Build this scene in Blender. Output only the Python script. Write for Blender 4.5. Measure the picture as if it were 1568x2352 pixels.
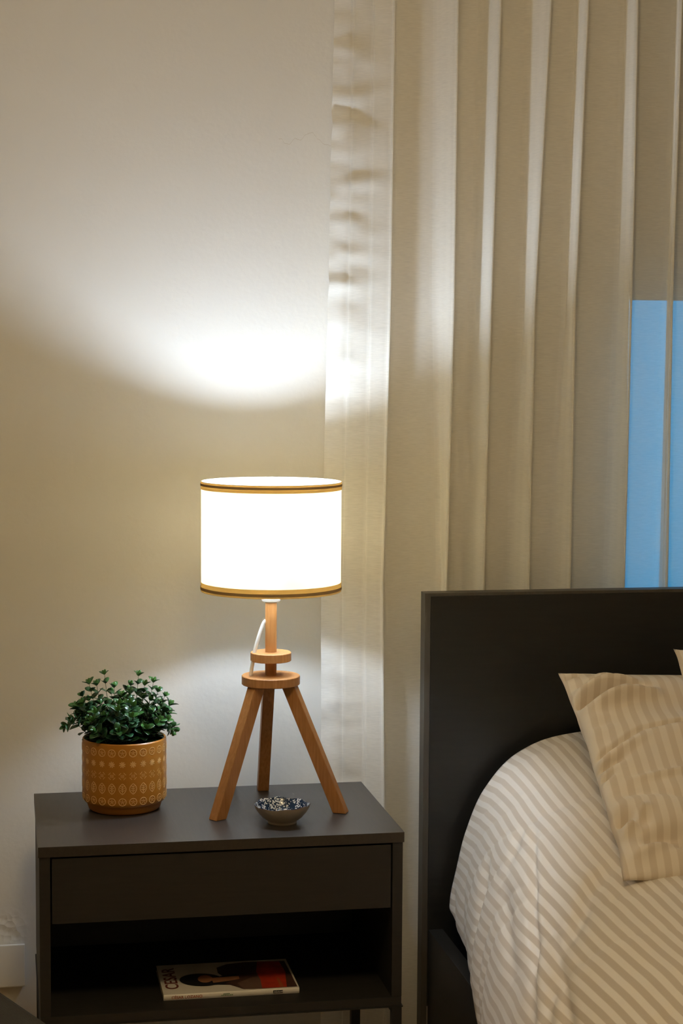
import bpy, bmesh, math, random
from mathutils import Vector, Matrix, noise
random.seed(7)
S = bpy.context.scene
COL = S.collection
for o in list(bpy.data.objects):
    bpy.data.objects.remove(o)

# ------------------------------------------------------------------ camera
F_PX, YAW, PITCH, ROLL, EYE = 4160.64, 0.185124, 0.081547, 0.00638668, 1.40
f0 = Vector((math.sin(YAW), math.cos(YAW), 0)); r0 = Vector((math.cos(YAW), -math.sin(YAW), 0)); u0 = Vector((0, 0, 1))
FW = f0*math.cos(PITCH) - u0*math.sin(PITCH)
UP = u0*math.cos(PITCH) + f0*math.sin(PITCH)
RT = r0*math.cos(ROLL) + UP*math.sin(ROLL)
UP = UP*math.cos(ROLL) - r0*math.sin(ROLL)
cam_d = bpy.data.cameras.new('camera'); cam = bpy.data.objects.new('camera', cam_d); COL.objects.link(cam)
M = Matrix((RT, UP, -FW)).transposed().to_4x4(); M.translation = (0, 0, EYE); cam.matrix_world = M
cam_d.sensor_fit = 'VERTICAL'; cam_d.sensor_height = 36; cam_d.lens = F_PX/2352*36; cam_d.clip_start = 0.05
cam_d.dof.use_dof = False
S.camera = cam

def at(x, y, Y=None, Z=None):
    """point of the place seen at photo coordinates x, y on the plane Y=.. or Z=.."""
    d = FW + RT*((x-784)/F_PX) - UP*((y-1176)/F_PX)
    t = Y/d.y if Y is not None else (Z-EYE)/d.z
    p = d*t; p.z += EYE
    return p

# ------------------------------------------------------------------ view, world, lamp and fill light
S.view_settings.view_transform = 'Standard'; S.view_settings.look = 'None'
S.view_settings.gamma = 1; S.view_settings.use_curve_mapping = False
S.view_settings.exposure = 1.35
w = bpy.data.worlds.new('dusk_sky'); S.world = w; w.use_nodes = True
bg = w.node_tree.nodes['Background']; bg.inputs[0].default_value = (0.0, 0.31, 0.66, 1); bg.inputs[1].default_value = 0.72
S.cycles.max_bounces = 12; S.cycles.diffuse_bounces = 6; S.cycles.transparent_max_bounces = 16
S.cycles.sample_clamp_indirect = 4.0
S.cycles.use_denoising = True

BULB_POWER = 14.5      # emission strength scale of the table lamp bulb
FILL_POWER = 60.0  # emission scale of the added, unseen fill lamp
FILL_POS = (0.30, 1.6, 2.36)

# ------------------------------------------------------------------ materials
def new_mat(name):
    m = bpy.data.materials.new(name); m.use_nodes = True
    nt = m.node_tree; b = nt.nodes['Principled BSDF']
    return m, nt, b
def N(nt, t, **kw):
    n = nt.nodes.new(t)
    for k, v in kw.items():
        if k.startswith('i_'):
            n.inputs[int(k[2:])].default_value = v
        else:
            setattr(n, k, v)
    return n
def L(nt, a, b): nt.links.new(a, b)
def simple(name, col, rough=.5, spec=.5, bump=0, bscale=200, var=0, vscale=20, metallic=0):
    m, nt, b = new_mat(name)
    b.inputs['Base Color'].default_value = (*col, 1); b.inputs['Roughness'].default_value = rough
    b.inputs['Specular IOR Level'].default_value = spec; b.inputs['Metallic'].default_value = metallic
    tc = N(nt, 'ShaderNodeTexCoord')
    if bump:
        n = N(nt, 'ShaderNodeTexNoise'); n.inputs['Scale'].default_value = bscale; n.inputs['Detail'].default_value = 4
        L(nt, tc.outputs['Object'], n.inputs['Vector'])
        bm = N(nt, 'ShaderNodeBump'); bm.inputs['Strength'].default_value = 1; bm.inputs['Distance'].default_value = bump
        L(nt, n.outputs[0], bm.inputs['Height']); L(nt, bm.outputs[0], b.inputs['Normal'])
    if var:
        n = N(nt, 'ShaderNodeTexNoise'); n.inputs['Scale'].default_value = vscale; n.inputs['Detail'].default_value = 5
        L(nt, tc.outputs['Object'], n.inputs['Vector'])
        mx = N(nt, 'ShaderNodeMix', data_type='RGBA'); L(nt, n.outputs[0], mx.inputs[0])
        mx.inputs[6].default_value = tuple(c*(1-var) for c in col)+(1,); mx.inputs[7].default_value = tuple(min(1, c*(1+var)) for c in col)+(1,)
        L(nt, mx.outputs[2], b.inputs['Base Color'])
    return m

def wall_material():
    m, nt, b = new_mat('painted_plaster')
    b.inputs['Roughness'].default_value = .8; b.inputs['Specular IOR Level'].default_value = .2
    g = N(nt, 'ShaderNodeNewGeometry'); sx = N(nt, 'ShaderNodeSeparateXYZ'); L(nt, g.outputs['Position'], sx.inputs[0])
    # fine plaster relief
    n1 = N(nt, 'ShaderNodeTexNoise'); n1.inputs['Scale'].default_value = 90; n1.inputs['Detail'].default_value = 6
    n2 = N(nt, 'ShaderNodeTexNoise'); n2.inputs['Scale'].default_value = 14; n2.inputs['Detail'].default_value = 3
    L(nt, g.outputs['Position'], n1.inputs['Vector']); L(nt, g.outputs['Position'], n2.inputs['Vector'])
    add = N(nt, 'ShaderNodeMath', operation='MULTIPLY_ADD'); L(nt, n2.outputs[0], add.inputs[0]); add.inputs[1].default_value = 2.0; L(nt, n1.outputs[0], add.inputs[2])
    # hairline crack running from the curtain edge: |z - zc - wobble(x)| small, x in a range
    nz = N(nt, 'ShaderNodeTexNoise', noise_dimensions='1D'); nz.inputs['Scale'].default_value = 22; nz.inputs['Detail'].default_value = 5
    L(nt, sx.outputs[0], nz.inputs['W'])
    zc = N(nt, 'ShaderNodeMath', operation='MULTIPLY_ADD'); L(nt, nz.outputs[0], zc.inputs[0]); zc.inputs[1].default_value = 0.05; zc.inputs[2].default_value = CRACK[2]-.025
    d = N(nt, 'ShaderNodeMath', operation='SUBTRACT'); L(nt, sx.outputs[2], d.inputs[0]); L(nt, zc.outputs[0], d.inputs[1])
    ab = N(nt, 'ShaderNodeMath', operation='ABSOLUTE'); L(nt, d.outputs[0], ab.inputs[0])
    lt = N(nt, 'ShaderNodeMath', operation='LESS_THAN'); L(nt, ab.outputs[0], lt.inputs[0]); lt.inputs[1].default_value = .0006
    gx = N(nt, 'ShaderNodeMath', operation='GREATER_THAN'); L(nt, sx.outputs[0], gx.inputs[0]); gx.inputs[1].default_value = CRACK[0]
    cr = N(nt, 'ShaderNodeMath', operation='MULTIPLY'); L(nt, lt.outputs[0], cr.inputs[0]); L(nt, gx.outputs[0], cr.inputs[1])
    lx = N(nt, 'ShaderNodeMath', operation='LESS_THAN'); L(nt, sx.outputs[0], lx.inputs[0]); lx.inputs[1].default_value = CRACK[0]+.12
    cr2 = N(nt, 'ShaderNodeMath', operation='MULTIPLY'); L(nt, cr.outputs[0], cr2.inputs[0]); L(nt, lx.outputs[0], cr2.inputs[1])
    mx = N(nt, 'ShaderNodeMix', data_type='RGBA'); mx.inputs[6].default_value = (.72, .69, .63, 1); mx.inputs[7].default_value = (.62, .57, .49, 1)
    L(nt, cr2.outputs[0], mx.inputs[0]); L(nt, mx.outputs[2], b.inputs['Base Color'])
    # flaking plaster just above the trunking
    v = N(nt, 'ShaderNodeVectorMath', operation='SUBTRACT'); L(nt, g.outputs['Position'], v.inputs[0]); v.inputs[1].default_value = (0.0, 3.67, .245)
    ln = N(nt, 'ShaderNodeVectorMath', operation='LENGTH'); L(nt, v.outputs[0], ln.inputs[0])
    mr = N(nt, 'ShaderNodeMapRange'); L(nt, ln.outputs['Value'], mr.inputs[0]); mr.inputs[1].default_value = .02; mr.inputs[2].default_value = .05; mr.inputs[3].default_value = 1; mr.inputs[4].default_value = 0
    n3 = N(nt, 'ShaderNodeTexVoronoi'); n3.inputs['Scale'].default_value = 70; L(nt, g.outputs['Position'], n3.inputs['Vector'])
    ml = N(nt, 'ShaderNodeMath', operation='MULTIPLY'); L(nt, mr.outputs[0], ml.inputs[0]); L(nt, n3.outputs[0], ml.inputs[1])
    ml2 = N(nt, 'ShaderNodeMath', operation='MULTIPLY_ADD'); L(nt, ml.outputs[0], ml2.inputs[0]); ml2.inputs[1].default_value = 6; L(nt, add.outputs[0], ml2.inputs[2])
    bp = N(nt, 'ShaderNodeBump'); bp.inputs['Distance'].default_value = .0006; bp.inputs['Strength'].default_value = .8
    L(nt, ml2.outputs[0], bp.inputs['Height']); L(nt, bp.outputs[0], b.inputs['Normal'])
    return m
CRACK = at(640, 318, Y=3.67)

def wood_material(name, c1, c2, rough=.5, scale=(55, 55, 5)):
    m, nt, b = new_mat(name)
    tc = N(nt, 'ShaderNodeTexCoord'); mp = N(nt, 'ShaderNodeMapping'); mp.inputs['Scale'].default_value = scale
    L(nt, tc.outputs['Object'], mp.inputs[0])
    n = N(nt, 'ShaderNodeTexNoise'); n.inputs['Scale'].default_value = 4; n.inputs['Detail'].default_value = 8; n.inputs['Distortion'].default_value = .6
    L(nt, mp.outputs[0], n.inputs['Vector'])
    cr = N(nt, 'ShaderNodeValToRGB'); cr.color_ramp.elements[0].position = .3; cr.color_ramp.elements[1].position = .72
    cr.color_ramp.elements[0].color = (*c1, 1); cr.color_ramp.elements[1].color = (*c2, 1)
    L(nt, n.outputs[0], cr.inputs[0]); L(nt, cr.outputs[0], b.inputs['Base Color'])
    b.inputs['Roughness'].default_value = rough
    bp = N(nt, 'ShaderNodeBump'); bp.inputs['Distance'].default_value = .0002; L(nt, n.outputs[0], bp.inputs['Height']); L(nt, bp.outputs[0], b.inputs['Normal'])
    return m

def curtain_material():
    m = bpy.data.materials.new('sheer_linen_curtain'); m.use_nodes = True; nt = m.node_tree
    nt.nodes.remove(nt.nodes['Principled BSDF']); out = nt.nodes['Material Output']
    g = N(nt, 'ShaderNodeNewGeometry')
    mp = N(nt, 'ShaderNodeMapping'); mp.inputs['Scale'].default_value = (60, 60, 900); L(nt, g.outputs['Position'], mp.inputs[0])
    n = N(nt, 'ShaderNodeTexNoise'); n.inputs['Scale'].default_value = 1; n.inputs['Detail'].default_value = 3; L(nt, mp.outputs[0], n.inputs['Vector'])
    bp = N(nt, 'ShaderNodeBump'); bp.inputs['Distance'].default_value = .0004; bp.inputs['Strength'].default_value = .35; L(nt, n.outputs[0], bp.inputs['Height'])
    df = N(nt, 'ShaderNodeBsdfDiffuse'); df.inputs[0].default_value = (.93, .90, .82, 1); L(nt, bp.outputs[0], df.inputs['Normal'])
    tr = N(nt, 'ShaderNodeBsdfTranslucent'); tr.inputs[0].default_value = (.80, .74, .62, 1); L(nt, bp.outputs[0], tr.inputs['Normal'])
    mx = N(nt, 'ShaderNodeMixShader'); mx.inputs[0].default_value = .15; L(nt, df.outputs[0], mx.inputs[1]); L(nt, tr.outputs[0], mx.inputs[2])
    tp = N(nt, 'ShaderNodeBsdfTransparent')
    mr = N(nt, 'ShaderNodeMapRange'); L(nt, n.outputs[0], mr.inputs[0]); mr.inputs[1].default_value = .3; mr.inputs[2].default_value = .7; mr.inputs[3].default_value = .33; mr.inputs[4].default_value = .42
    # woven cloth lets less through the more obliquely it is crossed: t ** (1 / cos)
    dt = N(nt, 'ShaderNodeVectorMath', operation='DOT_PRODUCT'); L(nt, g.outputs['Normal'], dt.inputs[0]); L(nt, g.outputs['Incoming'], dt.inputs[1])
    ab = N(nt, 'ShaderNodeMath', operation='ABSOLUTE'); L(nt, dt.outputs['Value'], ab.inputs[0])
    mxm = N(nt, 'ShaderNodeMath', operation='MAXIMUM'); L(nt, ab.outputs[0], mxm.inputs[0]); mxm.inputs[1].default_value = .05
    iv = N(nt, 'ShaderNodeMath', operation='DIVIDE'); iv.inputs[0].default_value = 1; L(nt, mxm.outputs[0], iv.inputs[1])
    pw = N(nt, 'ShaderNodeMath', operation='POWER'); L(nt, mr.outputs[0], pw.inputs[0]); L(nt, iv.outputs[0], pw.inputs[1])
    m2 = N(nt, 'ShaderNodeMixShader'); L(nt, pw.outputs[0], m2.inputs[0]); L(nt, mx.outputs[0], m2.inputs[1]); L(nt, tp.outputs[0], m2.inputs[2])
    L(nt, m2.outputs[0], out.inputs[0])
    return m

def shade_material(name, dcol, tcol, fac):
    m = bpy.data.materials.new(name); m.use_nodes = True; nt = m.node_tree
    nt.nodes.remove(nt.nodes['Principled BSDF']); out = nt.nodes['Material Output']
    tc = N(nt, 'ShaderNodeTexCoord')
    n = N(nt, 'ShaderNodeTexNoise'); n.inputs['Scale'].default_value = 500; n.inputs['Detail'].default_value = 2; L(nt, tc.outputs['Object'], n.inputs['Vector'])
    bp = N(nt, 'ShaderNodeBump'); bp.inputs['Distance'].default_value = .0002; bp.inputs['Strength'].default_value = .5; L(nt, n.outputs[0], bp.inputs['Height'])
    df = N(nt, 'ShaderNodeBsdfDiffuse'); df.inputs[0].default_value = (*dcol, 1); L(nt, bp.outputs[0], df.inputs['Normal'])
    tr = N(nt, 'ShaderNodeBsdfTranslucent'); tr.inputs[0].default_value = (*tcol, 1)
    mx = N(nt, 'ShaderNodeMixShader'); mx.inputs[0].default_value = fac; L(nt, df.outputs[0], mx.inputs[1]); L(nt, tr.outputs[0], mx.inputs[2])
    L(nt, mx.outputs[0], out.inputs[0])
    return m

def stripe_material(name, c_lo, c_hi, period):
    """satin-stripe cotton: matt and satin bands along V, from UV metres"""
    m, nt, b = new_mat(name)
    uv = N(nt, 'ShaderNodeUVMap'); uv.uv_map = 'UVMap'; sx = N(nt, 'ShaderNodeSeparateXYZ'); L(nt, uv.outputs[0], sx.inputs[0])
    mu = N(nt, 'ShaderNodeMath', operation='MULTIPLY'); L(nt, sx.outputs[0], mu.inputs[0]); mu.inputs[1].default_value = 2*math.pi/period
    sn = N(nt, 'ShaderNodeMath', operation='SINE'); L(nt, mu.outputs[0], sn.inputs[0])
    mr = N(nt, 'ShaderNodeMapRange'); L(nt, sn.outputs[0], mr.inputs[0]); mr.inputs[1].default_value = -.22; mr.inputs[2].default_value = .22
    mx = N(nt, 'ShaderNodeMix', data_type='RGBA'); L(nt, mr.outputs[0], mx.inputs[0]); mx.inputs[6].default_value = (*c_lo, 1); mx.inputs[7].default_value = (*c_hi, 1)
    L(nt, mx.outputs[2], b.inputs['Base Color'])
    r2 = N(nt, 'ShaderNodeMapRange'); L(nt, mr.outputs[0], r2.inputs[0]); r2.inputs[3].default_value = .75; r2.inputs[4].default_value = .48
    L(nt, r2.outputs[0], b.inputs['Roughness'])
    s2 = N(nt, 'ShaderNodeMapRange'); L(nt, mr.outputs[0], s2.inputs[0]); s2.inputs[3].default_value = .2; s2.inputs[4].default_value = .45
    L(nt, s2.outputs[0], b.inputs['Specular IOR Level'])
    b.inputs['Sheen Weight'].default_value = .15
    n = N(nt, 'ShaderNodeTexNoise'); n.inputs['Scale'].default_value = 700; g = N(nt, 'ShaderNodeNewGeometry'); L(nt, g.outputs['Position'], n.inputs['Vector'])
    bp = N(nt, 'ShaderNodeBump'); bp.inputs['Distance'].default_value = .0002; bp.inputs['Strength'].default_value = .4; L(nt, n.outputs[0], bp.inputs['Height']); L(nt, bp.outputs[0], b.inputs['Normal'])
    return m

def emission(name, col, s):
    m = bpy.data.materials.new(name); m.use_nodes = True; nt = m.node_tree
    nt.nodes.remove(nt.nodes['Principled BSDF']); e = N(nt, 'ShaderNodeEmission'); e.inputs[0].default_value = (*col, 1); e.inputs[1].default_value = s
    L(nt, e.outputs[0], nt.nodes['Material Output'].inputs[0]); return m

def leaf_material():
    m, nt, b = new_mat('glossy_leaf')
    a = N(nt, 'ShaderNodeVertexColor'); a.layer_name = 'leaf_tone'
    L(nt, a.outputs[0], b.inputs['Base Color']); b.inputs['Roughness'].default_value = .32; b.inputs['Specular IOR Level'].default_value = .55
    return m

def bowl_inside_material():
    m, nt, b = new_mat('blossom_glaze')
    tc = N(nt, 'ShaderNodeTexCoord')
    v = N(nt, 'ShaderNodeTexVoronoi'); v.inputs['Scale'].default_value = 320; L(nt, tc.outputs['Object'], v.inputs['Vector'])
    n = N(nt, 'ShaderNodeTexNoise'); n.inputs['Scale'].default_value = 60; L(nt, tc.outputs['Object'], n.inputs['Vector'])
    th = N(nt, 'ShaderNodeMapRange'); L(nt, n.outputs[0], th.inputs[0]); th.inputs[1].default_value = .35; th.inputs[2].default_value = .5; th.inputs[3].default_value = .12; th.inputs[4].default_value = .52
    lt = N(nt, 'ShaderNodeMath', operation='LESS_THAN'); L(nt, v.outputs['Distance'], lt.inputs[0]); L(nt, th.outputs[0], lt.inputs[1])
    gt = N(nt, 'ShaderNodeMath', operation='GREATER_THAN'); L(nt, v.outputs['Distance'], gt.inputs[0]); gt.inputs[1].default_value = .08
    mu = N(nt, 'ShaderNodeMath', operation='MULTIPLY'); L(nt, lt.outputs[0], mu.inputs[0]); L(nt, gt.outputs[0], mu.inputs[1])
    mx = N(nt, 'ShaderNodeMix', data_type='RGBA'); L(nt, mu.outputs[0], mx.inputs[0]); mx.inputs[6].default_value = (.012, .03, .07, 1); mx.inputs[7].default_value = (.72, .76, .78, 1)
    L(nt, mx.outputs[2], b.inputs['Base Color']); b.inputs['Roughness'].default_value = .15
    return m

M_WALL = wall_material()
M_CEIL = simple('white_ceiling_paint', (.80, .75, .66), .9, .2, bump=.0005, bscale=60)
M_FLOOR = wood_material('warm_tile_floor', (.42, .31, .17), (.50, .37, .22), .45, (3, 3, 3))
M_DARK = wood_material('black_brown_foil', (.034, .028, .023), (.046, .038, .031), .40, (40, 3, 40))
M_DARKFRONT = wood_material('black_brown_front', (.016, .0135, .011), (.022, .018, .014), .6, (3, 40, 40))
M_METAL = simple('black_powder_coat', (.012, .011, .010), .45, .5, bump=.0002, bscale=400)
M_BED = wood_material('black_brown_bed_veneer', (.012, .012, .011), (.017, .016, .014), .42, (3, 40, 30))
M_CURT = curtain_material()
M_WOOD = wood_material('beech_lamp_wood', (.33, .138, .036), (.45, .21, .068), .48)
M_WHITE = simple('white_plastic', (.85, .85, .83), .35, .5, var=.02)
M_SHADE = shade_material('white_linen_shade', (.88, .86, .80), (.95, .84, .64), .5)
M_TRIM = shade_material('beige_shade_trim', (.62, .52, .32), (.80, .64, .36), .5)
M_TRIM2 = shade_material('beige_shade_trim_fold', (.50, .40, .24), (.50, .34, .14), .4)
M_BULB = emission('bulb_glow', (.80, .96, 1.18), BULB_POWER*15)
M_FILLGLOW = emission('fill_lamp_glow', (1, .78, .44), FILL_POWER/4)
M_POT = simple('mustard_glaze', (.44, .18, .018), .33, .5, bump=.0003, bscale=50, var=.14, vscale=18)
M_POTLINE = simple('pale_relief_line', (.74, .45, .18), .4, .5, var=.05)
M_POTFOOT = simple('bare_mustard_foot', (.38, .145, .018), .55, .35, var=.1)
M_SOIL = simple('dark_moss', (.012, .018, .010), .9, .2, bump=.002, bscale=120, var=.3)
M_LEAF = leaf_material()
M_STEM = simple('green_stem', (.06, .10, .035), .6, .4, var=.2)
M_BOWLIN = bowl_inside_material()
M_BOWLOUT = simple('grey_crackle_glaze', (.36, .31, .25), .35, .5, bump=.0002, bscale=300, var=.1, vscale=80)
M_BOWLRIM = simple('brown_rim_line', (.05, .025, .02), .3, .5, var=.1)
M_DUVET = stripe_material('satin_stripe_duvet', (.59, .51, .42), (.81, .745, .66), .0225)
M_PILLOW = stripe_material('satin_stripe_pillowcase', (.66, .56, .45), (.77, .68, .57), .024)
M_MATT = simple('white_mattress_ticking', (.75, .72, .66), .8, .2, var=.04)
M_BENCH = simple('dark_woven_upholstery', (.036, .031, .024), .85, .25, bump=.0008, bscale=500, var=.18, vscale=120)
M_PAPER = simple('white_cover_stock', (.80, .74, .65), .35, .5, var=.05, vscale=8)
M_PAGES = simple('page_block', (.62, .55, .42), .9, .2, var=.08, vscale=300)
M_FRAME = simple('white_window_frame', (.75, .74, .72), .5, .4, var=.03)
M_SHUT = simple('grey_roller_shutter', (.45, .43, .40), .6, .3, var=.05)

# ------------------------------------------------------------------ mesh helpers
def link(name, me, parent=None, mats=(), smooth=False):
    o = bpy.data.objects.new(name, me); COL.objects.link(o)
    for m in mats: me.materials.append(m)
    if parent: o.parent = parent
    if smooth:
        for p in me.polygons: p.use_smooth = True
    return o
def mesh_obj(name, verts, faces, mats, parent=None, smooth=False, mi=None):
    me = bpy.data.meshes.new(name); me.from_pydata([tuple(v) for v in verts], [], faces); me.update()
    o = link(name, me, parent, mats, smooth)
    if mi:
        for p, k in zip(me.polygons, mi): p.material_index = k
    return o
def from_bm(name, bm, mats, parent=None, smooth=False, angle=None):
    bmesh.ops.recalc_face_normals(bm, faces=bm.faces)
    me = bpy.data.meshes.new(name); bm.to_mesh(me); bm.free()
    o = link(name, me, parent, mats, smooth)
    if angle is not None:
        me.set_sharp_from_angle(angle=math.radians(angle))
    return o
def bm_box(bm, x0, x1, y0, y1, z0, z1, bev=0):
    vs = [bm.verts.new((x, y, z)) for z in (z0, z1) for y in (y0, y1) for x in (x0, x1)]
    fs = [bm.faces.new([vs[i] for i in q]) for q in ((0, 2, 3, 1), (4, 5, 7, 6), (0, 1, 5, 4), (2, 6, 7, 3), (0, 4, 6, 2), (1, 3, 7, 5))]
    if bev:
        es = list({e for f in fs for e in f.edges})
        bmesh.ops.bevel(bm, geom=es, offset=bev, segments=2, profile=.7, affect='EDGES')
def box(name, x0, x1, y0, y1, z0, z1, mat, parent=None, bev=0):
    bm = bmesh.new(); bm_box(bm, x0, x1, y0, y1, z0, z1, bev)
    return from_bm(name, bm, [mat], parent)
def lathe(name, prof, mats, parent=None, seg=96, c=(0, 0), angle=35, mi=None, closed=False):
    vs, fs, ms = [], [], []
    n = len(prof)
    for k in range(seg):
        a = 2*math.pi*k/seg
        for r, z in prof: vs.append((c[0]+r*math.cos(a), c[1]+r*math.sin(a), z))
    for k in range(seg):
        k2 = (k+1) % seg
        for i in range(n if closed else n-1):
            j = (i+1) % n
            fs.append((k*n+i, k2*n+i, k2*n+j, k*n+j)); ms.append(mi[i] if mi else 0)
    bm = bmesh.new(); vv = [bm.verts.new(v) for v in vs]
    for f, q in zip(fs, ms):
        fa = bm.faces.new([vv[i] for i in f]); fa.material_index = q
    bmesh.ops.remove_doubles(bm, verts=bm.verts, dist=1e-6)
    return from_bm(name, bm, mats, parent, True, angle)
def tube(name, pts, rad, mat, parent=None, seg=12, bm=None, rend=None):
    own = bm is None
    if own: bm = bmesh.new()
    rings = []; n = len(pts); pts = [Vector(p) for p in pts]
    prev = None
    for i, p in enumerate(pts):
        t = (pts[min(i+1, n-1)]-pts[max(i-1, 0)]).normalized()
        if prev is None:
            a = t.orthogonal().normalized()
        else:
            a = (prev - t*prev.dot(t)).normalized()
        prev = a; b = t.cross(a)
        r = rad if rend is None else rad + (rend-rad)*i/(n-1)
        rings.append([bm.verts.new(p + (a*math.cos(2*math.pi*k/seg)+b*math.sin(2*math.pi*k/seg))*r) for k in range(seg)])
    for i in range(n-1):
        for k in range(seg):
            bm.faces.new((rings[i][k], rings[i][(k+1) % seg], rings[i+1][(k+1) % seg], rings[i+1][k]))
    bm.faces.new(rings[0][::-1]); bm.faces.new(rings[-1])
    if own: return from_bm(name, bm, [mat], parent, True, 50)
def smoothpath(ctrl, n=10):
    P = [Vector(p) for p in ctrl]; out = []
    for i in range(len(P)-1):
        a = P[max(i-1, 0)]; b = P[i]; c = P[i+1]; d = P[min(i+2, len(P)-1)]
        for k in range(n):
            t = k/n
            out.append(.5*((2*b)+(c-a)*t+(2*a-5*b+4*c-d)*t*t+(3*b-a-3*c+d)*t**3))
    out.append(P[-1]); return out
def thing(name, loc, label, cat, group=None):
    o = bpy.data.objects.new(name, None); COL.objects.link(o); o.location = loc; o.empty_display_size = .05
    return tag(o, label, cat, group)
def tag(o, label, cat, group=None):
    o['label'] = label; o['category'] = cat
    if group: o['group'] = group
    return o
def structure(o): o['kind'] = 'structure'; return o
def lerp(a, b, t): return a+(b-a)*t
def interp(keys, x):
    """keys: sorted list of (x, value or tuple)"""
    if x <= keys[0][0]: return keys[0][1]
    for (a, va), (b, vb) in zip(keys, keys[1:]):
        if x <= b:
            t = (x-a)/(b-a)
            if isinstance(va, (tuple, list)): return tuple(lerp(p, q, t) for p, q in zip(va, vb))
            return lerp(va, vb, t)
    return keys[-1][1]

# ------------------------------------------------------------------ the room
WALL_Y = 3.67
XL, XR, YB, ZC = -2.2, 3.0, -1.5, 2.62
WX0, WX1, WZ0, WZ1 = 1.302, 2.55, .85, 2.2      # window opening
bm = bmesh.new()
for a in ((XL, WX0, 0, ZC), (WX1, XR, 0, ZC), (WX0, WX1, 0, WZ0), (WX0, WX1, WZ1, ZC)):
    bm_box(bm, a[0], a[1], WALL_Y, WALL_Y+.2, a[2], a[3])
structure(from_bm('wall_front', bm, [M_WALL]))
structure(box('wall_left', XL-.1, XL, YB, WALL_Y+.2, 0, ZC, M_WALL))
structure(box('wall_right', XR, XR+.1, YB, WALL_Y+.2, 0, ZC, M_WALL))
structure(box('wall_rear', XL-.1, XR+.1, YB-.1, YB, 0, ZC, M_WALL))
structure(box('floor', XL-.1, XR+.1, YB-.1, WALL_Y+.2, -.1, 0, M_FLOOR))
structure(box('ceiling', XL-.1, XR+.1, YB-.1, WALL_Y+.2, ZC, ZC+.1, M_CEIL))
# window: frame, pane, half-lowered roller shutter
win = bpy.data.objects.new('window_1', None); COL.objects.link(win); win.location = ((WX0+WX1)/2, WALL_Y+.12, WZ0); structure(win)
hw = (WX1-WX0)/2; hh = WZ1-WZ0
bm = bmesh.new()
for a in ((-hw, -hw+.03, 0, hh), (hw-.03, hw, 0, hh), (-hw, hw, 0, .04), (-hw, hw, hh-.04, hh)):
    bm_box(bm, a[0], a[1], -.02, .02, a[2], a[3], .002)
from_bm('window_frame', bm, [M_FRAME], win)
m, nt, b = new_mat('clear_glass')
nt.nodes.remove(b); t1 = N(nt, 'ShaderNodeBsdfTransparent'); g1 = N(nt, 'ShaderNodeBsdfGlossy'); g1.inputs['Roughness'].default_value = .02
mxg = N(nt, 'ShaderNodeMixShader'); mxg.inputs[0].default_value = .06; L(nt, t1.outputs[0], mxg.inputs[1]); L(nt, g1.outputs[0], mxg.inputs[2]); L(nt, mxg.outputs[0], nt.nodes['Material Output'].inputs[0])
box('pane', -hw+.03, hw-.03, -.003, .003, .04, hh-.04, m, win)
SH = at(1500, 690, Y=WALL_Y+.05).z-WZ0
bm = bmesh.new()
z = SH
while z < hh:
    bm_box(bm, -hw+.001, hw-.001, -.075, -.062, z, min(z+.048, hh), .004); z += .05
bm_box(bm, -hw+.001, hw-.001, -.071, -.066, SH, hh)
from_bm('roller_shutter', bm, [M_SHUT], win)
# light entering by the window is sampled through a portal
pl = bpy.data.lights.new('window_portal', 'AREA'); pl.shape = 'RECTANGLE'; pl.size = 2*hw; pl.size_y = SH; pl.cycles.is_portal = True
po = bpy.data.objects.new('window_portal', pl); COL.objects.link(po); po.location = ((WX0+WX1)/2, WALL_Y+.19, WZ0+SH/2); po.rotation_euler = (math.radians(-90), 0, 0)

# fill lamp: unseen fixture added above the frame for general warm light
cl = thing('fill_lamp', (FILL_POS[0], FILL_POS[1], ZC), 'unseen round warm fill lamp added close under the ceiling', 'fill lamp')
lathe('canopy', [(0, 0), (.06, 0), (.06, -.02), (.012, -.026), (.012, -.08), (0, -.08)], [M_WHITE], cl, 40)
lathe('fill_globe', [(0, -.07), (.05, -.072), (.12, -.10), (.16, -.16), (.15, -.215), (.10, -.25), (0, -.265)], [M_FILLGLOW], cl, 40)

# cable trunking low on the wall
tp = at(57, 2168, Y=WALL_Y-.015); bt = at(57, 2266, Y=WALL_Y-.015)
tk = thing('cable_trunking', (tp.x-.25, WALL_Y, bt.z), 'short white plastic trunking low on the wall left of the nightstand', 'trunking')
box('trunking_body', -.25, .248, -.016, 0, 0, tp.z-bt.z-.004, M_WHITE, tk, .002)
box('trunking_cover', -.25, .25, -.019, -.012, .002, tp.z-bt.z, M_WHITE, tk, .002)

# ------------------------------------------------------------------ curtain
CY = 3.55
ROWPY = (0, 700, 1350, 2352)
def col(pxs, dep):
    """a line down the cloth: list of (z, X) with the depth behind the crests"""
    ks = [(lambda p: (p.z, p.x))(at(px, py, Y=CY+dep)) for px, py in zip(pxs, ROWPY)]
    ks.sort(); return ks
def lin(ks, z):
    if z > ks[-1][0]:
        (a, xa), (b, xb) = ks[-2], ks[-1]; return xb+(xb-xa)*(z-b)/(b-a)*.5
    return interp(ks, z)
D = .062
cols = []    # (keys or (base index, offset), depth)
edge = (768, 752, 737, 736); h1 = (812, 800, 787, 786); h2 = (858, 850, 838, 838)
crests = [(908, 898, 880, 886), (1054, 1044, 1027, 1004), (1152, 1129, 1112, 1090), (1267, 1229, 1215, 1195), (1352, 1322, 1310, 1290), (1466, 1451, 1434, 1415), (1567, 1545, 1533, 1520)]
bnd = [(1001, 998, 1008, 990), (1108, 1086, 1062, 1045), (1210, 1196, 1164, 1150), (1318, 1294, 1258, 1240), (1432, 1414, 1390, 1370), (1546, 1524, 1505, 1490)]
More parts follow.
